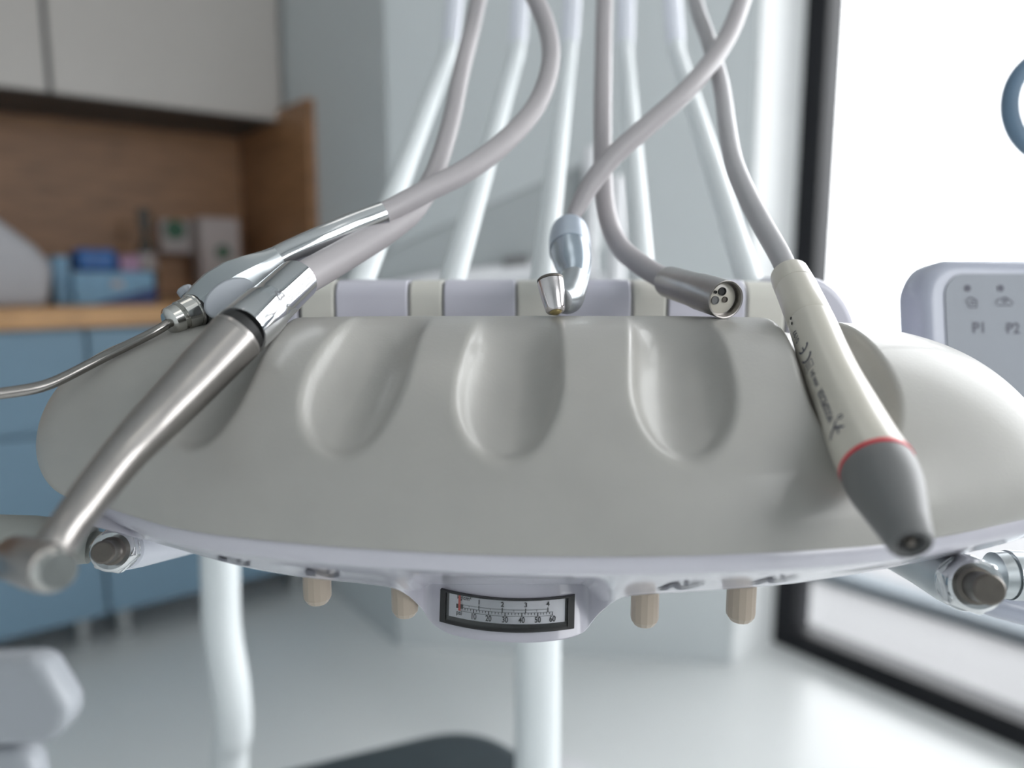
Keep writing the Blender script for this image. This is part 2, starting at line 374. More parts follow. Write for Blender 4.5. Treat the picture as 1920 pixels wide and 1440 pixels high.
for i in range(NA+1):
    a = 90*i/NA; ar = math.radians(a); row = []
    for X in cols:
        Ay = YR-yf(X); h = hs(X); p = Vector((xs_(X, h*math.sin(ar)), YR-Ay*math.cos(ar), ZF+h*math.sin(ar)))
        d = dent(X, a)*(h/HH)
        if d:
            nn = Vector((0, -math.cos(ar)/Ay, math.sin(ar)/max(h, .005))).normalized(); p -= nn*d
        row.append(p)
    rows.append(row)
for i in range(1, 13):
    ar = math.radians(90*i/12); rows.append([Vector((xs_(X, hs(X)-.03*(1-math.cos(ar))*hs(X)/HH), YR+.018*math.sin(ar), ZF+hs(X)-.03*(1-math.cos(ar))*hs(X)/HH-dent(X, 90)*(hs(X)/HH)*(1-i/12)**2)) for X in cols])
rows.append([Vector((xs_(X, 0), YR+.018, ZF-.0006)) for X in cols])
pad = obj('instrument_pad', MB().grid(rows, close_v=True), 'pad', unit, smooth=60)

# lower housing (band, control face, gauge bulge)
ysil = [(60, 965), (160, 985), (330, 1030), (440, 1060), (560, 1082), (700, 1097), (745, 1107), (780, 1136), (805, 1165), (850, 1190), (950, 1204), (1040, 1201), (1095, 1184), (1125, 1152), (1160, 1124), (1200, 1116), (1300, 1110), (1500, 1093), (1700, 1060), (1870, 1025), (1990, 985)]
def bmp(px): return sm((px-735)/70)*(1-sm((px-1090)/70))
gc = P(947, 1152, .262); yaw = math.radians(-6.5)
ux = Vector((math.cos(yaw), math.sin(yaw), 0)); fw = Vector((math.sin(yaw), -math.cos(yaw), 0)); tl = math.radians(12)
gup = Vector((0, 0, 1))*math.cos(tl)-fw*math.sin(tl); gf = fw*math.cos(tl)+Vector((0, 0, 1))*math.sin(tl)
rows = [[] for _ in range(12)]
def yfe(X):
    Xp = X
    for _ in range(12): Xp = XC+(X-XC)/max(.8, (1-(.13 if X < 0 else .08)*sm((abs(Xp-XC)/HW-.5)/.45)))
    return yf(max(XC-HW, min(XC+HW, Xp)))
XL0, XL1 = -.1475, .1690
for j in range(0, 301):
    X = XL0+(XL1-XL0)*j/300
    px = 960+X/.252*F
    dD = .250+.021*bmp(px)-.000*(px-950)/1000; px = 960+X/dD*F
    ys = csm(ysil, px); b = bmp(px)
    yy = yfe(X)
    Apt = Vector((X, yy+.0012, ZF-.0005)); B1 = Vector((X, yy+.0008, ZF-.0012)); B2 = Vector((X, yy+.001, ZF-.0052)); B3 = Vector((X, yy+.0022, ZF-.0064))
    yc = ys-5-(ys-5-1096)*b
    Cp = P(px, yc, dD-.002-.001*b); Cp.x = X
    if Cp.y < B3.y+.002: Cp.y = B3.y+.002
    # forward bulge of the gauge face
    bul = .0055*(1-((X+.003)/.030)**2) if abs(X+.003) < .030 else 0
    bul = max(0, bul)*b
    Dp = P(px, ys-2, dD); Dp.x = X; Dp2 = P(px, ys, dD+.002); Dp2.x = X
    C2 = Cp+(Dp-Cp)*.12
    ug = (X-gc.x)/math.cos(yaw); fb_ = 1-sm((abs(ug)-.0255)/.012)
    for q in (Cp, C2, Dp, Dp2):
        oy = q.y; yg = gc.y+ux.y*ug+(q.z-gc.z)*gup.y/gup.z+.0055*(min(abs(ug), .03)/.0237)**2+.0012
        q.y += (yg-q.y)*fb_; q.z = CAMH+(q.z-CAMH)*q.y/oy
    Mid = B3.lerp(Cp, .5)+Vector((0, 0, .0006*b))
    E = Vector((X, Dp2.y+.03, Dp2.z-.001+.004*b)); G1 = Vector((X, .36, ZF-.030)); G2 = Vector((X, .37, ZF+.012)); H1 = Vector((X, .302, ZF+.014))
    H1b = Vector((X, yy+.010, ZF-.0010))
    for k, q in enumerate((Apt, B1, B2, B3, Mid, Cp, C2, Dp, Dp2, E, G1, G2)): rows[k].append(q)
rows.append([Vector((p.x, .304, ZF+.012)) for p in rows[0]]); rows.append([Vector((p.x, .300, ZF-.0012)) for p in rows[0]])
mb = MB().grid(rows, close_v=True); nr = len(rows); nc = len(rows[0])
mb.f.append(tuple(i*nc for i in range(nr))); mb.f.append(tuple(i*nc+nc-1 for i in reversed(range(nr))))
house = obj('lower_housing', mb, 'lilac', unit, smooth=50)

# pictogram marks on the control face
def facept(px, f, off=.0002):   # on the B3..Cp slope
    X = (px-960)/F*.235; j = max(0, min(300, round((X-XL0)/(XL1-XL0)*300)))
    a, b = rows[3][j], rows[5][j]; n = Vector((0, -(b.z-a.z), (b.y-a.y))).normalized()
    if n.z < 0: n = -n
    p = a.lerp(b, f); return Vector((X, p.y, p.z)) + Vector((0, -abs(n.y), abs(n.z)))*off*0 + Vector((0, -.0003, -.0004))
print('FACE', [[round(c, 4) for c in facept(600, f)] for f in (.0, .35, .75, 1)])
for cx in (425, 600, 1280, 1460):
    mk = MB()
    for arc in range(2):
        ring = []
        for k in range(13):
            an = PI*(.10+.85*k/12); r1, r2 = (30, 23) if arc == 0 else (15, 9)
            ring.append((facept(cx+r1*math.cos(an)+8, .35+.5*math.sin(an)*r1/30), facept(cx+r2*math.cos(an)+8, .35+.5*math.sin(an)*r2/30)))
        mk.grid([[a for a, b in ring], [b for a, b in ring]])
    mk.add([facept(cx-40, .85), facept(cx-22, .85), facept(cx-10, .45), facept(cx-28, .45)], [(0, 1, 2, 3)])
    obj('pictogram', mk, 'print', house)

# gauge
def G(u, v, off=0): return gc+ux*u+gup*(v*.77)+gf*off-fw*(.0055*(u/.0237)**2)
def gbox(mb, u0, u1, v0, v1, o0, o1, n=16):
    rws = []
    for (v, o) in ((v0, o0), (v0, o1), (v1, o1), (v1, o0)): rws.append([G(u0+(u1-u0)*k/n, v, o) for k in range(n+1)])
    mb.grid(rws, close_v=True); b = len(mb.v)-4*(n+1)
    mb.f.append((b, b+n+1, b+2*(n+1), b+3*(n+1))); mb.f.append(tuple(b+n+k*(n+1) for k in (3, 2, 1, 0))); return mb
gauge = obj('gauge_body', gbox(MB(), -.0235, .0235, -.0070, .0070, -.006, -.0005), 'dark', house, label='black framed pressure gauge with white dial')
# bezel & dial sit inside one part level: sub-parts of the housing part
fr_ = MB(); gbox(fr_, -.0238, .0238, .0065, .0072, -.003, .0016, 20); gbox(fr_, -.0238, -.0216, -.0074, .0072, -.003, .0016, 3); gbox(fr_, .0216, .0238, -.0074, .0072, -.003, .0016, 3)
rws = [[G(-.0238+.0476*k/20, v, o) for k in range(21)] for v, o in ((-.0074, -.003), (-.0074, .0016), (-.0066, .0016), (-.0042, .0001), (-.0042, -.003))]
fr_.grid(rws)
obj('gauge_bezel', fr_, 'dark', house, label='glossy black gauge bezel')
obj('dial_plate', gbox(MB(), -.0205, .0205, -.0044, .0067, -.0004, .0000, 20), 'dial', house)
ink = MB(); o1 = .00025
def gr(u0, u1, v0, v1, n=1): ink.grid([[G(u0+(u1-u0)*k/n, v, o1) for k in range(n+1)] for v in (v0, v1)])
def gt(s, u, v, sz, sx=.8):
    vs, fs = text2d(s, sz); ink.add([G(u+q.x*sx, v+q.y, o1) for q in vs], fs)
gr(-.0165, .0150, .00205, .00220, 16); gr(-.0165, .0165, .00075, .00090, 16); gr(-.0165, .0165, -.00085, -.00070, 16)
ps = [-.0165, -.0112, -.0058, 0, .0058, .0113, .0163]
for i in range(6):
    for k in range(5):
        u = ps[i]+(ps[i+1]-ps[i])*k/5
        gr(u-(.00015 if k == 0 else .0001), u+(.00015 if k == 0 else .0001), -.00080 if k == 0 else -.0001, .00085)
gr(.01622, .01642, -.0008, .0009)
kg = [-.0165, -.0093, -.001, .0071, .0147]
for i, u in enumerate(kg[1:]):
    gr(u-.00014, u+.00014, .0008, .0029); gt(str(i+1), u, .0043, .0029)
for a_, b_ in zip(kg, kg[1:]): gr((a_+b_)/2-.00007, (a_+b_)/2+.00007, .0014, .0021)
for i, u in enumerate(ps[1:]): gt(str(10*(i+1)), u, -.0024, .0036, .60)
gt('psi', -.0166, -.0018, .0027, .7); gt('kg/cm\u00b2', -.0148, .0052, .0026, .75)
gr(-.0177, -.0152, .0002, .0021)
obj('dial_marking', ink, 'ink', house)
obj('pointer', gbox(MB(), -.01685, -.01605, -.0006, .0062, .0004, .0007, 1), 'pointer', house)
obj('gauge_cover', gbox(MB(), -.0216, .0216, -.0064, .0065, .0010, .0014, 20), 'glass', house)

# knobs under the housing
for (kx, y0, y1, d, rp) in ((596, 1092, 1132, .264, 26), (760, 1108, 1156, .274, 25), (1208, 1122, 1173, .264, 26), (1388, 1110, 1165, .264, 27)):
    r = rp*d/F; t, b = P(kx, y0, d), P(kx, y1, d); hgt = (t-b).length
    q = Vector((b.x, b.y, b.z))
    obj('knob', MB().lathe(q, (0, 0.0, 1), [(0, r*.45), (r*.12, r*.72), (r*.5, r*.97), (r*.7, r), (hgt+.004, r)], 14, phase=.2), 'beige', unit, smooth=12, bevel=.0003)

# rear housing with five rockers
DR = .348
def rear(x0, x1, ytop, m, name, parent, dy=0, nose=0, lab=None, r=.008):
    X0, X1 = (x0-960)/F*DR, (x1-960)/F*DR; zt = P(960, ytop, DR).z; mb = MB(); rws = []
    prf = [(0, -.060)] + [(r*(1-math.cos(math.radians(q))), -r+r*math.sin(math.radians(q))) for q in range(0, 91, 10)] + [(.045, 0), (.045, -.060)]
    n = 12
    for k in range(n+1):
        X = X0+(X1-X0)*k/n; rws.append([Vector((X, .3445+dy+yy, zt+zz)) for yy, zz in prf])
    mb.grid(rws); 
    mb.f.append(tuple(range(len(prf)))); mb.f.append(tuple(reversed(range(n*len(prf), (n+1)*len(prf)))))
    return obj(name, mb, m, parent, bevel=nose, seg=3, label=lab)
rh = rear(574, 1530, 532, 'seam', 'rear_housing', unit, dy=.0012)
for (a, b) in ((500, 562), (634, 766), (834, 966), (1047, 1180), (1250, 1392)):
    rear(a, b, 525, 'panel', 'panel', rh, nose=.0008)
for (a, b) in ((568, 630), (770, 830), (970, 1043), (1184, 1246)):
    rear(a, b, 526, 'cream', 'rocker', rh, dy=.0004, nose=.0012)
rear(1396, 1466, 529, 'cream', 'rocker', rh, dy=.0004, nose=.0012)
# rounded right end of the rear housing
X0, X1 = (1470-960)/F*DR, (1612-960)/F*DR; zt = P(960, 520, DR).z; wE = X1-X0; po_ = [(X0, -.07), (X0, 0)]
for q in range(0, 91, 6): po_.append((X0+wE*.25+wE*.75*math.sin(math.radians(q)), -.042+.042*math.cos(math.radians(q))))
po_.append((X1, -.07))
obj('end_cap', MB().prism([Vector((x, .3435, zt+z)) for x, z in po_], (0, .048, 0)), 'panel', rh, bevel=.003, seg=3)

# whip rods with sleeves
for (x0, x1, xt) in ((680, 843, 853), (850, 970, 975), (1018, 1067, 1072), (1205, 1172, 1172), (1402, 1268, 1258)):
    p0, p1 = P(x0, 520, .40), P(x1, 95, .66); dr = (p1-p0).normalized(); low = p0-dr*.03
    p2 = P(xt, 0, .67); p2 = Vector((p2.x, p1.y+.012, p2.z)); p3 = p1+(p2-p1)*1.0; top_ = Vector((p2.x, p1.y+.016, CAMH+.42))
    pts = [(low, .0068), (p0, .0068), (p1-dr*.03, .0068)] + spline([(p1-dr*.03, .0068), (p1-dr*.008, .0068), (p1+(p2-p1)*.25, .0068), (p2, .0068)], 6) + [(top_, .0068)]
    rd = obj('whip_rod', MB().tube(pts, 24), 'rod', unit)
    s0 = p1+(p2-p1)*.15
    obj('sleeve', MB().tube([(s0, .0070), (s0, .0078), (p2, .0078), (top_, .0078)], 24), 'sleeve', rd)
# the plate the rods stand in, and pole
obj('rod_bracket', MB().hexa(Vector((.012, .385, CAMH-.030)), Vector((.125, 0, 0)), Vector((0, .022, 0)), Vector((0, 0, .012))), 'lilac', unit, bevel=.006)
pc = P(1010, 1300, .6); px_, py_ = pc.x, .585
obj('mounting_arm', MB().hexa(Vector((px_, .46, CAMH-.085)), Vector((.03, 0, 0)), Vector((0, .13, 0)), Vector((0, 0, .014))), 'rod', unit, bevel=.006)
obj('pole', MB().lathe(Vector((px_, py_, .02)), (0, 0, 1), [(0, .0195), (CAMH-.105, .0183)], 40), 'rod', unit)
obj('pole_base', MB().lathe(Vector((px_, py_, 0)), (0, 0, 1), [(0, .20), (.012, .20), (.022, .18), (.026, .03), (.05, .021)], 48), 'rod', unit)

# left and right handle joints
def hexnut(pc, ax, r, h): return MB().lathe(pc, ax, [(0, r*.93), (h*.15, r), (h*.8, r), (h, r*.86)], 6, phase=.3)
# left
ax = (P(187, 1036, .250)-P(225, 1030, .272)).normalized(); nb = P(222, 1031, .268)
obj('joint_tube', MB().tube(pxs([(232, 1031, .272, 38), (262, 1026, .285, 37), (340, 1006, .32, 36), (420, 985, .35, 36)]), 32), 'sleeve', unit, label='white joint tube under left end')
obj('joint_washer', MB().lathe(nb-ax*.003, ax, [(0, .0066), (.0035, .0074), (.004, .0072)], 40), 'chrome', unit)
obj('hex_nut', hexnut(nb+ax*.0005, ax, .0082, .007), 'chrome', unit, bevel=.0006, smooth=20)
obj('nut_collar', MB().lathe(nb+ax*.0072, ax, [(0, .0072), (.0008, .0070), (.0014, .0062), (.0012, .0044)], 40, cap=False), 'chrome', unit)
bl = obj('bolt', MB().lathe(nb+ax*.006, ax, [(0, .0048), (.0025, .0048), (.0030, .0042), (.0035, .0038), (.0115, .0038), (.0122, .0032)], 36), 'pewter', unit, label='dark pewter bolt end')
obj('handle_bar', MB().tube(pxs([(-260, 1000, .285, 38), (-40, 1004, .285, 40), (60, 1008, .286, 41), (150, 1018, .288, 40), (172, 1020, .289, 36), (175, 1020, .289, 24), (240, 1028, .287, 22)]), 32), 'grip', unit, label='grey handle bar at left end')
# right
ax = (P(1846, 1101, .232)-P(1800, 1088, .252)).normalized(); nb = P(1808, 1092, .249)
obj('joint_tube', MB().tube(pxs([(1806, 1091, .250, 52), (1785, 1083, .257, 50), (1730, 1058, .282, 40), (1670, 1030, .31, 34)]), 32), 'satin', unit, label='satin metal joint tube under right end')
obj('joint_washer', MB().lathe(nb-ax*.002, ax, [(0, .0084), (.003, .0092), (.0036, .0090)], 40), 'chrome', unit)
obj('hex_nut', hexnut(nb+ax*.001, ax, .0096, .0085), 'chrome', unit, bevel=.0006, smooth=20)
obj('nut_collar', MB().lathe(nb+ax*.0092, ax, [(0, .0084), (.0010, .0082), (.0017, .0072), (.0014, .0052)], 40, cap=False), 'chrome', unit)
obj('bolt', MB().lathe(nb+ax*.008, ax, [(0, .0058), (.003, .0058), (.0036, .0047), (.0125, .0047), (.0132, .0041)], 36), 'pewter', unit, label='dark pewter bolt end')
obj('handle_bar', MB().tube(pxs([(1862, 1078, .262, 30), (1864, 1078, .262, 42), (1884, 1078, .262, 44), (1885, 1078, .262, 40), (1888, 1078, .262, 40), (1889, 1078, .262, 46), (2300, 1092, .262, 46)]), 40), 'satin', unit, label='satin metal handle bar at right end')
obj('arm_cover', MB().tube(spline(pxs([(1800, 1105, .30, 12), (1850, 1125, .30, 26), (1930, 1145, .30, 30), (2100, 1190, .30, 34)]), 6), 32), 'keyshell', unit)

# keypad at the right
kc = P(1916, 641, .375); kyaw = math.radians(10); kx_ = Vector((math.cos(kyaw), -math.sin(kyaw)*-1, 0)); kt = math.radians(10)
kf = Vector((math.sin(kyaw), -math.cos(kyaw), 0)); kup = Vector((0, 0, 1))*math.cos(kt)-kf*math.sin(kt); kf2 = kf*math.cos(kt)+Vector((0, 0, 1))*math.sin(kt)
kx_ = kup.cross(kf2).normalized()*-1
if kx_.x < 0: kx_ = -kx_
def K(u, v, o=0): return kc+kx_*u+kup*v+kf2*o
def rrect(hw, hh, r, n=10, bow=0):
    o = []
    for cx, cy, a0 in ((hw-r, hh-r, 0), (-hw+r, hh-r, 90), (-hw+r, -hh+r, 180), (hw-r, -hh+r, 270)):
        for k in range(n+1):
            a = math.radians(a0+90*k/n); x, y = cx+r*math.cos(a), cy+r*math.sin(a)
            o.append((x, y + (bow*(1-(x/hw)**2) if y > 0 else 0)))
    return o
prs = []
for (ins, o) in ((.002, -.020), (0, -.016), (0, -.004), (.002, -.001), (.0045, .0002), (.0065, .0002)):
    prs.append([K(u+.0, v, o) for u, v in rrect(.054-ins, .040-ins, .017-ins*.5, bow=.003)])
mb = MB().grid(prs, close_u=True); n0 = len(prs[0]); mb.f.append(tuple(range(n0))); mb.f.append(tuple((len(prs)-1)*n0+k for k in reversed(range(n0))))
kp = obj('keypad', mb, 'keyshell', unit)
flm = MB().prism([K(u+.002, v-.001, .0003) for u, v in rrect(.0445, .0335, .010, bow=.003)], kf2*.0006)
obj('keypad_film', flm, 'keypad', kp)
kk_ = MB()
def kw(px, py):    # keypad plane coordinates of a photo pixel
    ray = P(px, py, 1)-Vector((0, 0, CAMH)); o = Vector((0, 0, CAMH)); t = (kc-o).dot(kf2)/ray.dot(kf2); q = o+ray*t-kc
    return q.dot(kx_), q.dot(kup)
for (px, py) in ((1811, 541), (1873, 541)):
    u, v = kw(px, py); kk_.add([K(u+0.0019*math.cos(a*PI/8), v+.0017*math.sin(a*PI/8), .0011) for a in range(16)], [tuple(range(16))])
for s, px, py in (('P1', 1833, 616), ('P2', 1896, 617)):
    u, v = kw(px, py); vs, fs = text2d(s, .0075); kk_.add([K(u+q.x*1.05, v+q.y, .0011) for q in vs], fs)
def kline(pts, w=.0003):
    pp = [kw(*p) for p in pts]
    for (a, b), (c, d) in zip(pp, pp[1:]):
        L = math.hypot(c-a, d-b); nx, ny = -(d-b)/L*w, (c-a)/L*w
        kk_.add([K(a+nx, b+ny, .0011), K(a-nx, b-ny, .0011), K(c-nx, d-ny, .0011), K(c+nx, d+ny, .0011)], [(0, 1, 2, 3)])
kline([(1808, 563), (1814, 577), (1828, 577), (1828, 563), (1820, 560)]); kline([(1810, 562), (1816, 558), (1822, 560)]); kline([(1815, 566), (1825, 566)]); kline([(1816, 571), (1825, 571)])
kline([(1864, 571), (1866, 563), (1873, 560)]); kline([(1885, 560), (1894, 566), (1896, 571)]); kline([(1866, 573), (1894, 573)]); kline([(1875, 560), (1882, 558), (1886, 562), (1880, 568), (1875, 562)], .0004)
obj('keypad_symbol', kk_, 'print', kp)
obj('keypad_arm', MB().tube(pxs([(1880, 760, .40, 30), (1700, 800, .40, 30), (1450, 780, .37, 30)]), 24), 'rod', unit)

# ============================================================ instruments
def hose(parent, lst, r, m='hose'): return obj('hose', MB().tube(spline(pxs(lst, r) if r else pxs(lst), 8), 24), m, parent)
# --- three way syringe
sy = thing('air_water_syringe', P(340, 600, .282), 'satin metal air-water syringe with thin bent nozzle at left end of pad', 'syringe')
pa, pb = P(352, 590, .281), P(500, 500, .292); ax = (pb-pa).normalized(); L = (pb-pa).length
bd = MB(); kpx = lambda r, d=.286: r*d/F
x_ = ax.cross(Vector((0, 0, 1))).normalized(); y_ = x_.cross(ax).normalized()
rws = []
for t, rx, ry in ((-.002, .0052, .0052), (.003, .0064, .0066), (.008, .0078, .0085), (.014, .0088, .0098), (.022, .0094, .0098), (.029, .0084, .0082), (.036, .0066, .0060), (.040, .0056, .0052)):
    ring = []
    for k in range(64):
        a = 2*PI*k/64; m_ = 8; q = ((a+PI/8) % (2*PI/m_))-PI/m_; sh = math.cos(PI/m_)/math.cos(q)
        blend = sm((t-.0)/.012)*(1-sm((t-.030)/.008)); f = 1-blend+blend*sh*1.03
        ring.append(pa+ax*t+x_*math.cos(a)*rx*f+y_*math.sin(a)*ry*f)
    rws.append(ring)
bd.grid(rws, close_u=True); bd.f.append(tuple(reversed(range(64)))); bd.f.append(tuple(7*64+k for k in range(64)))
sb = obj('body', bd, 'satin', sy, smooth=14)
# flat thumb facet facing the viewer
fc = P(432, 560, .2735); fn = (Vector((0, 0, CAMH))-fc).normalized(); fn = (fn - ax*fn.dot(ax)).normalized(); fy = fn.cross(ax).normalized()
ell = [fc+ax*(.0098*math.cos(a*PI/20))*(1) + fy*(.0066*math.sin(a*PI/20)) for a in range(40)]
obj('thumb_button', MB().prism([p-fn*.0022 for p in ell], fn*.0032), 'facet', sb, bevel=.0007)
obj('button', MB().lathe(P(352, 552, .288), P(340, 535, .288)-P(352, 552, .288), [(0, .003), (.0025, .003), (.003, .0024)], 24), 'facet', sy)
nt0 = P(366, 582, .280); nax = (P(318, 603, .272)-nt0).normalized()
obj('nut', MB().lathe(nt0, nax, [(0, .0060), (.0004, .0066), (.0010, .0066), (.0012, .0060), (.0060, .0057), (.0061, .0050), (.0072, .0050), (.0078, .0054), (.0108, .0050), (.0114, .0043), (.0118, .0030)], 40), 'polish', sy, label='polished steel locking nut')
obj('seal_ring', MB().lathe(nt0-nax*.0008, nax, [(0, .0064), (.0010, .0064)], 40), 'dark', sy)
obj('nozzle', MB().tube(spline([(nt0+nax*.010, kpx(9, .27))]+pxs([(290, 622, .268, 9), (200, 667, .262, 9.5), (130, 703, .256, 10), (95, 719, .253, 10.5), (60, 729, .250, 11), (0, 738, .245, 11), (-60, 744, .24, 11)]), 8), 24), 'nozzle', sy)
hp = pa+ax*.036
obj('handle', MB().tube(spline([(hp, .0054)]+pxs([(540, 477, .295, 25), (600, 450, .300, 25), (660, 424, .306, 24), (720, 401, .311, 23)]), 8), 40), 'chrome', sy)
obj('strain_relief', MB().tube(pxs([(714, 403, .3105, 21), (742, 389, .314, 20.5)]), 32), 'hose', sy)
hose(sy, [(735, 392, .313, 20), (800, 358, .322, 21), (880, 316, .335, 21.5), (955, 258, .35, 20), (1010, 190, .365, 18.5), (1033, 110, .38, 17.5), (1022, 40, .395, 17), (990, -40, .41, 16.5), (960, -180, .50, 14), (972, -330, .63, 11)], None)
# --- slow handpiece (left, brushed steel)
mo = thing('straight_motor_handpiece', P(250, 835, .207), 'brushed steel angled handpiece reaching past left edge of pad', 'handpiece')
obj('barrel', MB().tube([(P(447, 627, .2432), kpx(49, .243)), (P(445.5, 628.5, .2430), kpx(51.5, .2428))]+spline(pxs([(440, 634, .2425, 51.5), (395, 682, .234, 50), (340, 740, .224, 47), (285, 797, .214, 43.5), (235, 850, .206, 40), (185, 912, .197, 38), (140, 972, .189, 36.5), (105, 1020, .182, 36), (80, 1048, .179, 30)]), 8), 48), 'steel', mo, smooth=30)
# head
h0, h1 = P(22, 1044, .187), P(108, 1070, .1725); hx = (h1-h0).normalized(); HL = (h1-h0).length
hd = obj('head', MB().lathe(h0, hx, [(0, .0030), (.0008, .0046), (.0025, .0056), (HL*.55, .0060), (HL*.80, .0058), (HL*.92, .0054)], 48), 'steel', mo)
obj('push_cap', MB().lathe(h0+hx*HL*.90, hx, [(0, .0050), (.0012, .0051), (.0018, .0046), (.0024, .0046), (.0030, .0041)], 48), 'polish', hd, label='bright push cap')
obj('bur_socket', MB().lathe(h0+hx*.0005, -hx, [(0, .0032), (.003, .0026), (.004, .0012)], 32), 'polish', hd)
obj('coupling', MB().tube([(P(456, 618, .2450), kpx(46.5, .244)), (P(440, 632, .2425), kpx(46.5, .243))], 48), 'dark', mo)
pa, pb = P(450, 624, .2438), P(556, 526, .281)
sl = [(P(450, 624, .2440), kpx(49, .244)), (P(448, 626, .2436), kpx(46, .2436))]
obj('sleeve', MB().tube([(pa, kpx(44, .2435)), (pa, kpx(51.5, .2435)), (pa.lerp(pb, .35), kpx(50.5, .256)), (pa.lerp(pb, .42), kpx(46, .259)), (pa.lerp(pb, .5), kpx(43.5, .262)), (pb, kpx(40, .281)), (pb, kpx(34, .281)), (pa.lerp(pb, .97), kpx(32, .28))], 56), 'chrome', mo, smooth=30, label='polished chrome sleeve')
hose(mo, [(548, 534, .279, 32), (600, 505, .290, 31), (660, 470, .302, 29), (725, 430, .315, 27), (778, 388, .328, 23), (815, 325, .345, 19), (845, 230, .37, 17.5), (866, 130, .40, 16.5), (890, 30, .44, 16), (905, -70, .48, 15), (890, -200, .55, 13), (852, -330, .64, 11)], None)
# --- turbine, centre
tu = thing('turbine_handpiece', P(1045, 588, .284), 'small metal turbine handpiece standing on pad ridge at centre', 'handpiece')
a0, a1 = P(1042, 585, .2800), P(1031, 521, .2835); ax = (a1-a0).normalized(); L = (a1-a0).length
hd = obj('head', MB().lathe(a0, ax, [(0, .0031), (.0006, .0036), (L*.12, .0038), (L*.45, .0045), (L*.80, .0049), (L*.90, .0049)], 56), 'polish', tu)
hd.data.materials[0] = mat('turbine_steel', (.72, .68, .68, 1), .2, 1, vary=.02)
obj('cap', MB().lathe(a0+ax*L*.90, ax, [(0, .0046), (.0002, .0050), (.0008, .0050), (.0014, .0044), (.0016, .0034), (.0015, .001)], 56), 'pewter', hd)
obj('chuck', MB().lathe(a0+ax*.0003, -ax, [(0, .0025), (.0006, .0022), (.0012, .0012)], 24), mat('brass_chuck', (.55, .45, .22, 1), .25, 1), hd)
obj('neck', MB().tube(spline(pxs([(1052, 563, .2855, 22), (1064, 560, .292, 29), (1071, 545, .300, 28), (1077, 522, .310, 27)]), 8), 40), 'satin', tu)
tb_ = mat('turbine_body', (.42, .49, .56, 1), .25, .85, vary=.02)
obj('body', MB().tube(spline(pxs([(1075, 530, .307, 26), (1077, 512, .313, 29), (1074, 492, .320, 35), (1070, 472, .328, 38)]), 8), 48), tb_, tu)
obj('coupling', MB().tube(spline(pxs([(1069, 471, .3285, 39), (1068, 452, .335, 38.5), (1068, 436, .341, 35), (1069, 428, .345, 28)]), 6), 48), mat('coupling_blue_grey', (.42, .48, .56, 1), .35, .3), tu)
obj('collar', MB().tube(pxs([(1069, 432, .344, 9.5), (1072, 408, .350, 9.5)]), 24), 'pewter', tu)
hose(tu, [(1072, 412, .350, 10), (1080, 395, .352, 15), (1105, 350, .353, 18), (1150, 293, .355, 19), (1215, 235, .36, 19), (1285, 172, .37, 18.5), (1345, 100, .385, 17.5), (1383, 25, .40, 17), (1400, -60, .43, 16), (1380, -190, .50, 14), (1290, -290, .57, 12), (1178, -340, .65, 11)], None)
# --- empty connector
cn = thing('hose_connector', P(1330, 600, .29), 'open steel four-hole hose connector lying on pad ridge, no handpiece fitted', 'connector')
c0, c1 = P(1252, 528, .318), P(1361, 562, .2745); ax = (c1-c0).normalized(); L = (c1-c0).length
obj('shell', MB().lathe(c0, ax, [(0, .0050), (0, .0062), (.002, .0066), (L*.48, .0067), (L*.56, .0069), (L*.62, .0071), (L, .0070), (L+.0001, .0068), (L, .0063), (L-.004, .0062), (L-.004, .001)], 64, cap=False), 'steel', cn, smooth=25)
mx_ = ax.cross(Vector((0, 0, 1))).normalized(); my_ = mx_.cross(ax).normalized()
if mx_.x < 0: mx_ = -mx_
fp = c0+ax*(L-.0032)
obj('hose_plug', MB().lathe(fp-ax*.001, ax, [(0, .0056), (.0010, .0056), (.0012, .0052)], 48), 'ivory', cn)
for (u, v, r, m_) in ((-.0002, .0026, .00155, 'dark'), (-.0027, -.0006, .00155, 'grey'), (.0012, -.0004, .00110, 'pewter'), (-.0030, .0024, .0006, 'dark')):
    obj('tube_hole', MB().lathe(fp+mx_*u+my_*v, ax, [(.0002, r), (.0008, r), (.0008, r*.82), (.0004, r*.8)], 28), m_, cn)
hose(cn, [(1268, 534, .316, 19), (1248, 524, .324, 20), (1210, 502, .336, 20), (1165, 465, .35, 19), (1140, 410, .365, 18), (1131, 330, .38, 17.5), (1130, 200, .40, 17), (1132, 60, .43, 16), (1132, -60, .46, 15), (1110, -200, .54, 13), (1076, -330, .64, 11)], None)
# --- scaler
sc = thing('ultrasonic_scaler', P(1600, 760, .232), 'ivory scaler handpiece with red ring and grey nose leaning at right side of pad', 'scaler')
p_ = [(1480, 514, .288, 43), (1508, 560, .2755, 45.5), (1540, 622, .2575, 50), (1565, 672, .2445, 54), (1600, 748, .2275, 59), (1640, 835, .2125, 65), (1648, 862, .2075, 68)]
def along(pts, k):
    return spline(pxs(pts), 8)
obj('tail_collar', MB().tube([(P(1478, 511, .2893), kpx(27, .289)), (P(1478, 511, .2893), kpx(31, .289))]+pxs([(1480, 515, .2885, 34.5), (1484, 524, .286, 35.8), (1492, 540, .2815, 37.2), (1492.6, 541, .2812, 36.2)]), 48), 'ivory', sc, smooth=30)
obj('rear_barrel', MB().tube(pxs([(1492.6, 541, .2812, 36.4), (1493.2, 542, .2810, 37.6), (1507, 573, .272, 39.6), (1521, 605, .2630, 41.6), (1521.6, 606.5, .2626, 40.8)]), 48), 'ivory', sc, smooth=30)
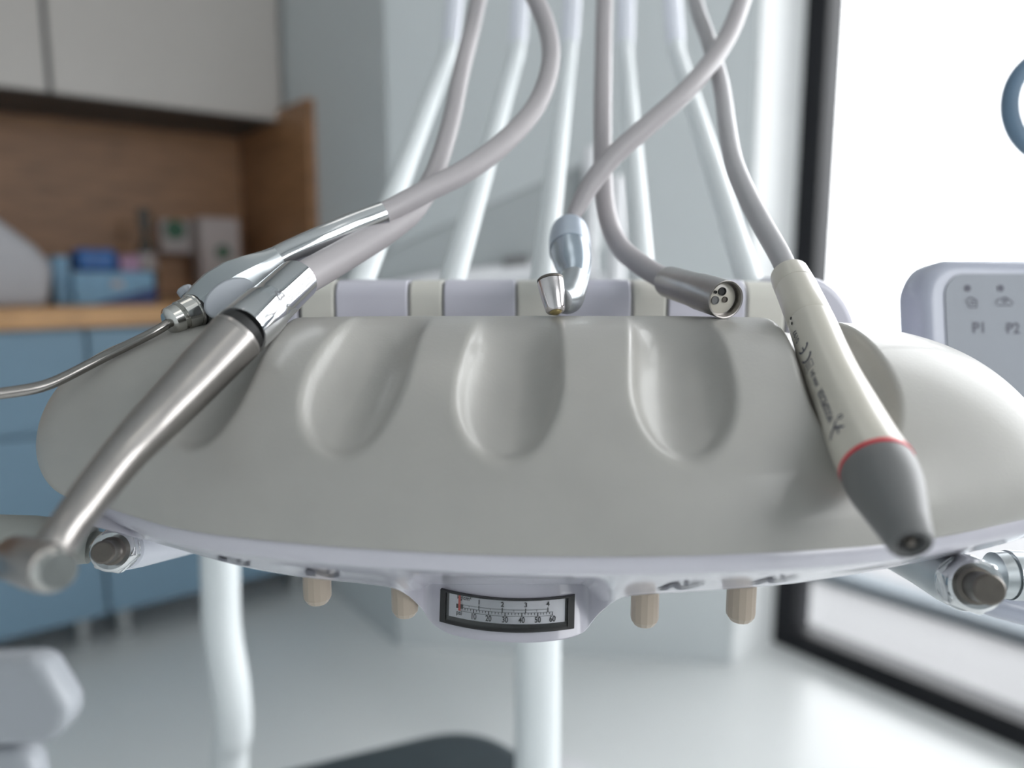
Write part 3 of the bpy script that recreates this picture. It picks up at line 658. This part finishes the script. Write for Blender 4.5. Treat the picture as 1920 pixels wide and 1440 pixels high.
fbp = spline(pxs([(1521.6, 606.5, .2626, 41.8), (1557, 696, .2415, 48), (1590, 768, .2265, 55.5), (1622, 836, .2130, 63.5), (1642, 872, .2065, 68)]), 8)
obj('barrel', MB().tube(fbp, 64), 'ivory', sc)
q0 = fbp[-1][0]; qa = (q0-fbp[-5][0]).normalized(); qr = fbp[-1][1]
obj('red_ring', MB().lathe(q0, qa, [(0, qr), (.0001, qr*1.012), (.0011, qr*1.012), (.0012, qr*.99)], 64), 'red', sc)
tip = P(1706, 1015, .185); na = (tip-q0).normalized(); NL = (tip-q0).length
nose = MB().lathe(q0+na*.0011, na, [(0, qr*.99), (NL*.07, qr*1.0), (NL*.2, qr*.985), (NL*.34, qr*.93), (NL*.48, qr*.84), (NL*.62, qr*.75), (NL*.8, qr*.64), (NL*.97, qr*.55), (NL, qr*.50), (NL, qr*.36), (NL-.004, qr*.34), (NL-.004, .0003)], 64, cap=False)
ns = obj('nose_cone', nose, 'grey', sc, smooth=35)
obj('tip_recess', MB().lathe(q0+na*(NL-.0029), na, [(0, qr*.355), (.0037, qr*.36), (.0041, qr*.44), (.0044, qr*.44)], 48, cap=False), 'dark', ns)
obj('tip_thread', MB().lathe(q0+na*(NL-.004), na, [(0, .0012), (.0045, .0012), (.0050, .0008)], 24), 'pewter', ns)
# raised clear-looking rib along the right of the nose is the same grey plastic
hose(sc, [(1482, 522, .287, 20), (1462, 478, .293, 20), (1430, 422, .305, 19.5), (1400, 365, .318, 19), (1376, 305, .335, 18), (1364, 245, .355, 17), (1352, 160, .385, 15.5), (1330, 80, .415, 14.5), (1305, 5, .45, 14), (1285, -110, .52, 12.5), (1262, -330, .64, 11)], None, 'hose_grey')
# printing on the barrel
def on_barrel(s, th):
    """s: metres from barrel start, th: angle, 0 faces the viewer, positive to the photo's left"""
    acc = 0
    for (a, ra), (b, rb) in zip(fbp, fbp[1:]):
        l = (b-a).length
        if acc+l >= s or b is fbp[-1][0]:
            f = (s-acc)/l; c = a.lerp(b, f); r = ra+(rb-ra)*f; t = (fbp[-1][0]-fbp[0][0]).normalized(); break
        acc += l
    v = (Vector((0, 0, CAMH))-c); v = (v-t*v.dot(t)).normalized(); w = t.cross(v).normalized()
    if w.x > 0: w = -w
    return c+(v*math.cos(th)+w*math.sin(th))*(r+.00012)
BL = sum((b[0]-a[0]).length for a, b in zip(fbp, fbp[1:])); print('barrel length', BL)
pr = MB()
def btext(s, sc_, th, size, sx=1.0):
    vs, fs = text2d(s, size, 8)
    pr.add([on_barrel(sc_-q.x*sx, th+q.y/.0092) for q in vs], fs)
btext('0197', BL*.15, .80, .0034); btext('HW-3H', BL*.50, .62, .0026, .9)
btext('WOODPECKER', BL*.695, .60, .0035, .62)
# CE mark arcs
def barc(sc0, th0, r, a0, a1, w):
    ring = []
    for k in range(15):
        a = math.radians(a0+(a1-a0)*k/14); ring.append([on_barrel(sc0-q*math.cos(a), th0+q*math.sin(a)/.0092) for q in (r-w, r+w)])
    pr.grid(ring)
def bline(s0, t0, s1, t1, w=.00012):
    dx, dy = s1-s0, (t1-t0)*.0092; L = math.hypot(dx, dy); nx, ny = -dy/L*w, dx/L*w/.0092; n = 5; ra = []
    for k in range(n+1):
        f = k/n; ra.append([on_barrel(s0+(s1-s0)*f+nx, t0+(t1-t0)*f+ny), on_barrel(s0+(s1-s0)*f-nx, t0+(t1-t0)*f-ny)])
    pr.grid(ra)
ce = BL*.285
barc(ce+.0030, .66, .0025, 95, 265, .00038); barc(ce-.0020, .66, .0025, 95, 265, .00038); bline(ce+.0005, .66, ce-.0016, .66, .00034)
# crossed bin symbol in a frame
bs = BL*.40
for a, b, c, d in ((-.0016, .45, .0016, .45), (-.0016, .95, .0016, .95), (-.0016, .45, -.0016, .95), (.0016, .45, .0016, .95), (-.0008, .55, -.0008, .85), (.0, .55, .0, .85), (.0008, .55, .0008, .85)): bline(bs+a, b, bs+c, d)
# figure logo
lg = BL*.86
bline(lg+.001, .95, lg-.001, .62, .0004); bline(lg-.001, .62, lg+.0012, .30, .0004); bline(lg-.001, .62, lg-.003, .45, .00035); bline(lg+.0002, .5, lg+.0022, .55, .0003); barc(lg-.0032, .30, .0007, 0, 360, .00022)
obj('printing', pr, 'print', sc)
# two index dots
dt = MB()
for (s_, t_) in ((-.0012, .75), (.0030, .80)):
    dt.add([on_barrel(max(0, s_)+.0008*math.cos(a*PI/6)+(0 if s_ > 0 else .0004), t_+.0006*math.sin(a*PI/6)/.0092) for a in range(12)], [tuple(range(12))])
obj('index_dot', dt, 'ink', sc)

# ============================================================ behind and below
sp = thing('bent_support_pipe', Vector((P(425, 1440, .85).x, P(425, 1440, .85).y, 0)), 'bent white pipe standing on the floor, left of the central pole', 'pipe')
q_ = P(425, 1440, .85)
obj('pipe', MB().tube(spline([(Vector((P(405, 900, .78).x, P(405, 900, .78).y, .78)), .0185), (P(412, 1050, .78), .0188), (P(416, 1180, .79), .019), (P(432, 1290, .80), .0195), (P(437, 1370, .82), .0195), (P(430, 1450, .84), .0195), (Vector((q_.x, q_.y-.02, .2)), .0195), (Vector((q_.x, q_.y-.02, .02)), .0195)], 8), 32), 'rod', sp)
obj('foot_plate', MB().lathe(Vector((q_.x, q_.y-.02, 0)), (0, 0, 1), [(0, .09), (.012, .09), (.02, .05), (.024, .02)], 32), 'rod', sp)

# dark stool
zs = .43; pA, pL, pR = Pz(890, 1345, zs), Pz(330, 1478, zs), Pz(1085, 1462, zs); pB = pL+(pR-pA)
cor = [pA, pR, pB, pL]
def roundpoly(cs, r, n=8):
    out = []
    for i, c in enumerate(cs):
        a, b = cs[i-1], cs[(i+1) % len(cs)]; da, db = (a-c).normalized()*r, (b-c).normalized()*r
        for k in range(n+1): t = k/n; out.append((c+da)*(1-t)**2+c*2*t*(1-t)+(c+db)*t*t)
    return out
cen = sum(cor, Vector())/4
st = thing('stool', Vector((cen.x, cen.y, 0)), 'low stool with dark grey vinyl seat below the delivery head', 'stool')
obj('seat', MB().prism([p-Vector((0, 0, .07)) for p in roundpoly(cor, .07)], (0, 0, .07)), 'seat', st, bevel=.022, seg=5)
obj('seat_pan', MB().prism([cen+(p-cen)*.8-Vector((0, 0, .09)) for p in roundpoly(cor, .07)], (0, 0, .019)), 'metalgrey', st)
obj('post', MB().lathe(Vector((cen.x, cen.y, .06)), (0, 0, 1), [(0, .03), (.2, .03), (.2, .02), (zs-.15, .02)], 24), 'metalgrey', st)
ba = MB()
for k in range(5):
    a = k*2*PI/5; ba.tube([(Vector((cen.x, cen.y, .07)), .018), (Vector((cen.x+.2*math.cos(a), cen.y+.2*math.sin(a), .02)), .014)], 12)
obj('base', ba, 'metalgrey', st)

# padded armrest lower left
ar = thing('armrest', P(40, 1330, .62), 'white rounded armrest end in the lower left corner', 'armrest')
def block(pts, th, m, nm, bev):   # outline in photo pixels at distance d extruded away from the viewer
    return obj(nm, MB().prism([P(x, y, d) for x, y, d in pts], Vector((-.004, th, -.005))), m, ar, bevel=bev, seg=5)
block([(-260, 1250, .62), (60, 1236, .62), (82, 1250, .62), (130, 1330, .62), (120, 1372, .62), (88, 1398, .62), (-260, 1420, .62)], .035, 'armgrey', 'arm_pad', .010)
block([(-260, 1420, .63), (30, 1404, .63), (62, 1430, .63), (74, 1500, .63), (74, 1900, .63), (-260, 1900, .63)], .03, 'armgrey', 'arm_support', .010)
ar_base = P(-60, 1900, .68)
obj('arm_post', MB().lathe(Vector((ar_base.x, ar_base.y, 0)), (0, 0, 1), [(0, .08), (.02, .08), (.03, .03), (ar_base.z+.03, .03)], 24), 'metalgrey', ar)

# chair backrest seen behind the rods
cb = thing('chair_backrest', Vector((P(930, 520, 1.25).x, P(930, 520, 1.25).y, 0)), 'pale grey reclined chair backrest behind the white whip rods', 'chair')
dd = 1.25
pl = [P(x, y, dd) for x, y in ((700, 482), (760, 452), (1060, 318), (1120, 296), (1128, 330), (1120, 470), (1000, 492), (800, 540), (700, 600))]
obj('back_cushion', MB().prism(pl, (.02, .10, 0)), 'chairgrey', cb, bevel=.010)
obj('side_rail', MB().tube(pxs([(690, 556, 1.24, 16), (810, 530, 1.24, 17), (1005, 505, 1.24, 17), (1130, 530, 1.24, 16)]), 20), 'white', cb)
obj('hinge', MB().lathe(P(990, 487, 1.225), P(960, 490, 1.225)-P(990, 487, 1.225), [(0, .008), (.04, .008)], 20), 'grey', cb)
c_ = P(1107, 300, 1.22); obj('headrest_post', MB().lathe(Vector((c_.x, c_.y, .55)), (0, 0, 1), [(0, .012), (c_.z-.55+.02, .012)], 24), 'white', cb)
c_ = P(1157, 330, 1.15); obj('added_white_post', MB().lathe(Vector((c_.x, c_.y, .62)), (0, 0, 1), [(0, .014), (c_.z-.62-.01, .014), (c_.z-.62, .009)], 24), 'white', cb)  # plain white post added where only a bright highlight shows
c_ = P(1012, 1250, 1.34); obj('pedestal', MB().lathe(Vector((c_.x, c_.y, 0)), (0, 0, 1), [(0, .16), (.02, .16), (.04, .028), (.86, .028)], 32), 'white', cb)

q1 = Vector((c_.x, c_.y, .84)); obj('back_arm', MB().tube(spline([(q1, .022), (q1+Vector((-.01, -.01, .05)), .020), (P(960, 545, 1.27), .016), (P(900, 528, 1.25), .014)], 6), 20), 'white', cb)
# lamp handle at the upper right edge
lh = thing('operating_lamp', P(2000, 200, .75), 'blue-grey ring handle of a lamp at the upper right edge', 'lamp')
rr = []
for k in range(48):
    a = 2*PI*k/48; rr.append((P(1985+92*math.cos(a), 198+98*math.sin(a), .75+.01*math.sin(a)), 20*.75/F))
rows_ = []
for k in range(48):
    p, r = rr[k]; t = (rr[(k+1) % 48][0]-rr[k-1][0]).normalized(); x = t.cross(Vector((0, 1, 0))).normalized(); y = x.cross(t)
    rows_.append([p+(x*math.cos(j*PI/8)+y*math.sin(j*PI/8))*r for j in range(16)])
obj('ring_handle', MB().grid(rows_, close_u=True, close_v=True), 'ring', lh)
obj('lamp_head', MB().lathe(P(2090, 195, .77), (0, .2, 1), [(-.06, .02), (-.05, .035), (.05, .035), (.06, .02)], 32), 'white', lh)
tpz = P(2090, 195, .77); obj('lamp_arm', MB().lathe(Vector((tpz.x, tpz.y+.01, tpz.z+.05)), (0, 0, 1), [(0, .014), (CEIL-tpz.z-.06, .014)], 20), 'white', lh)
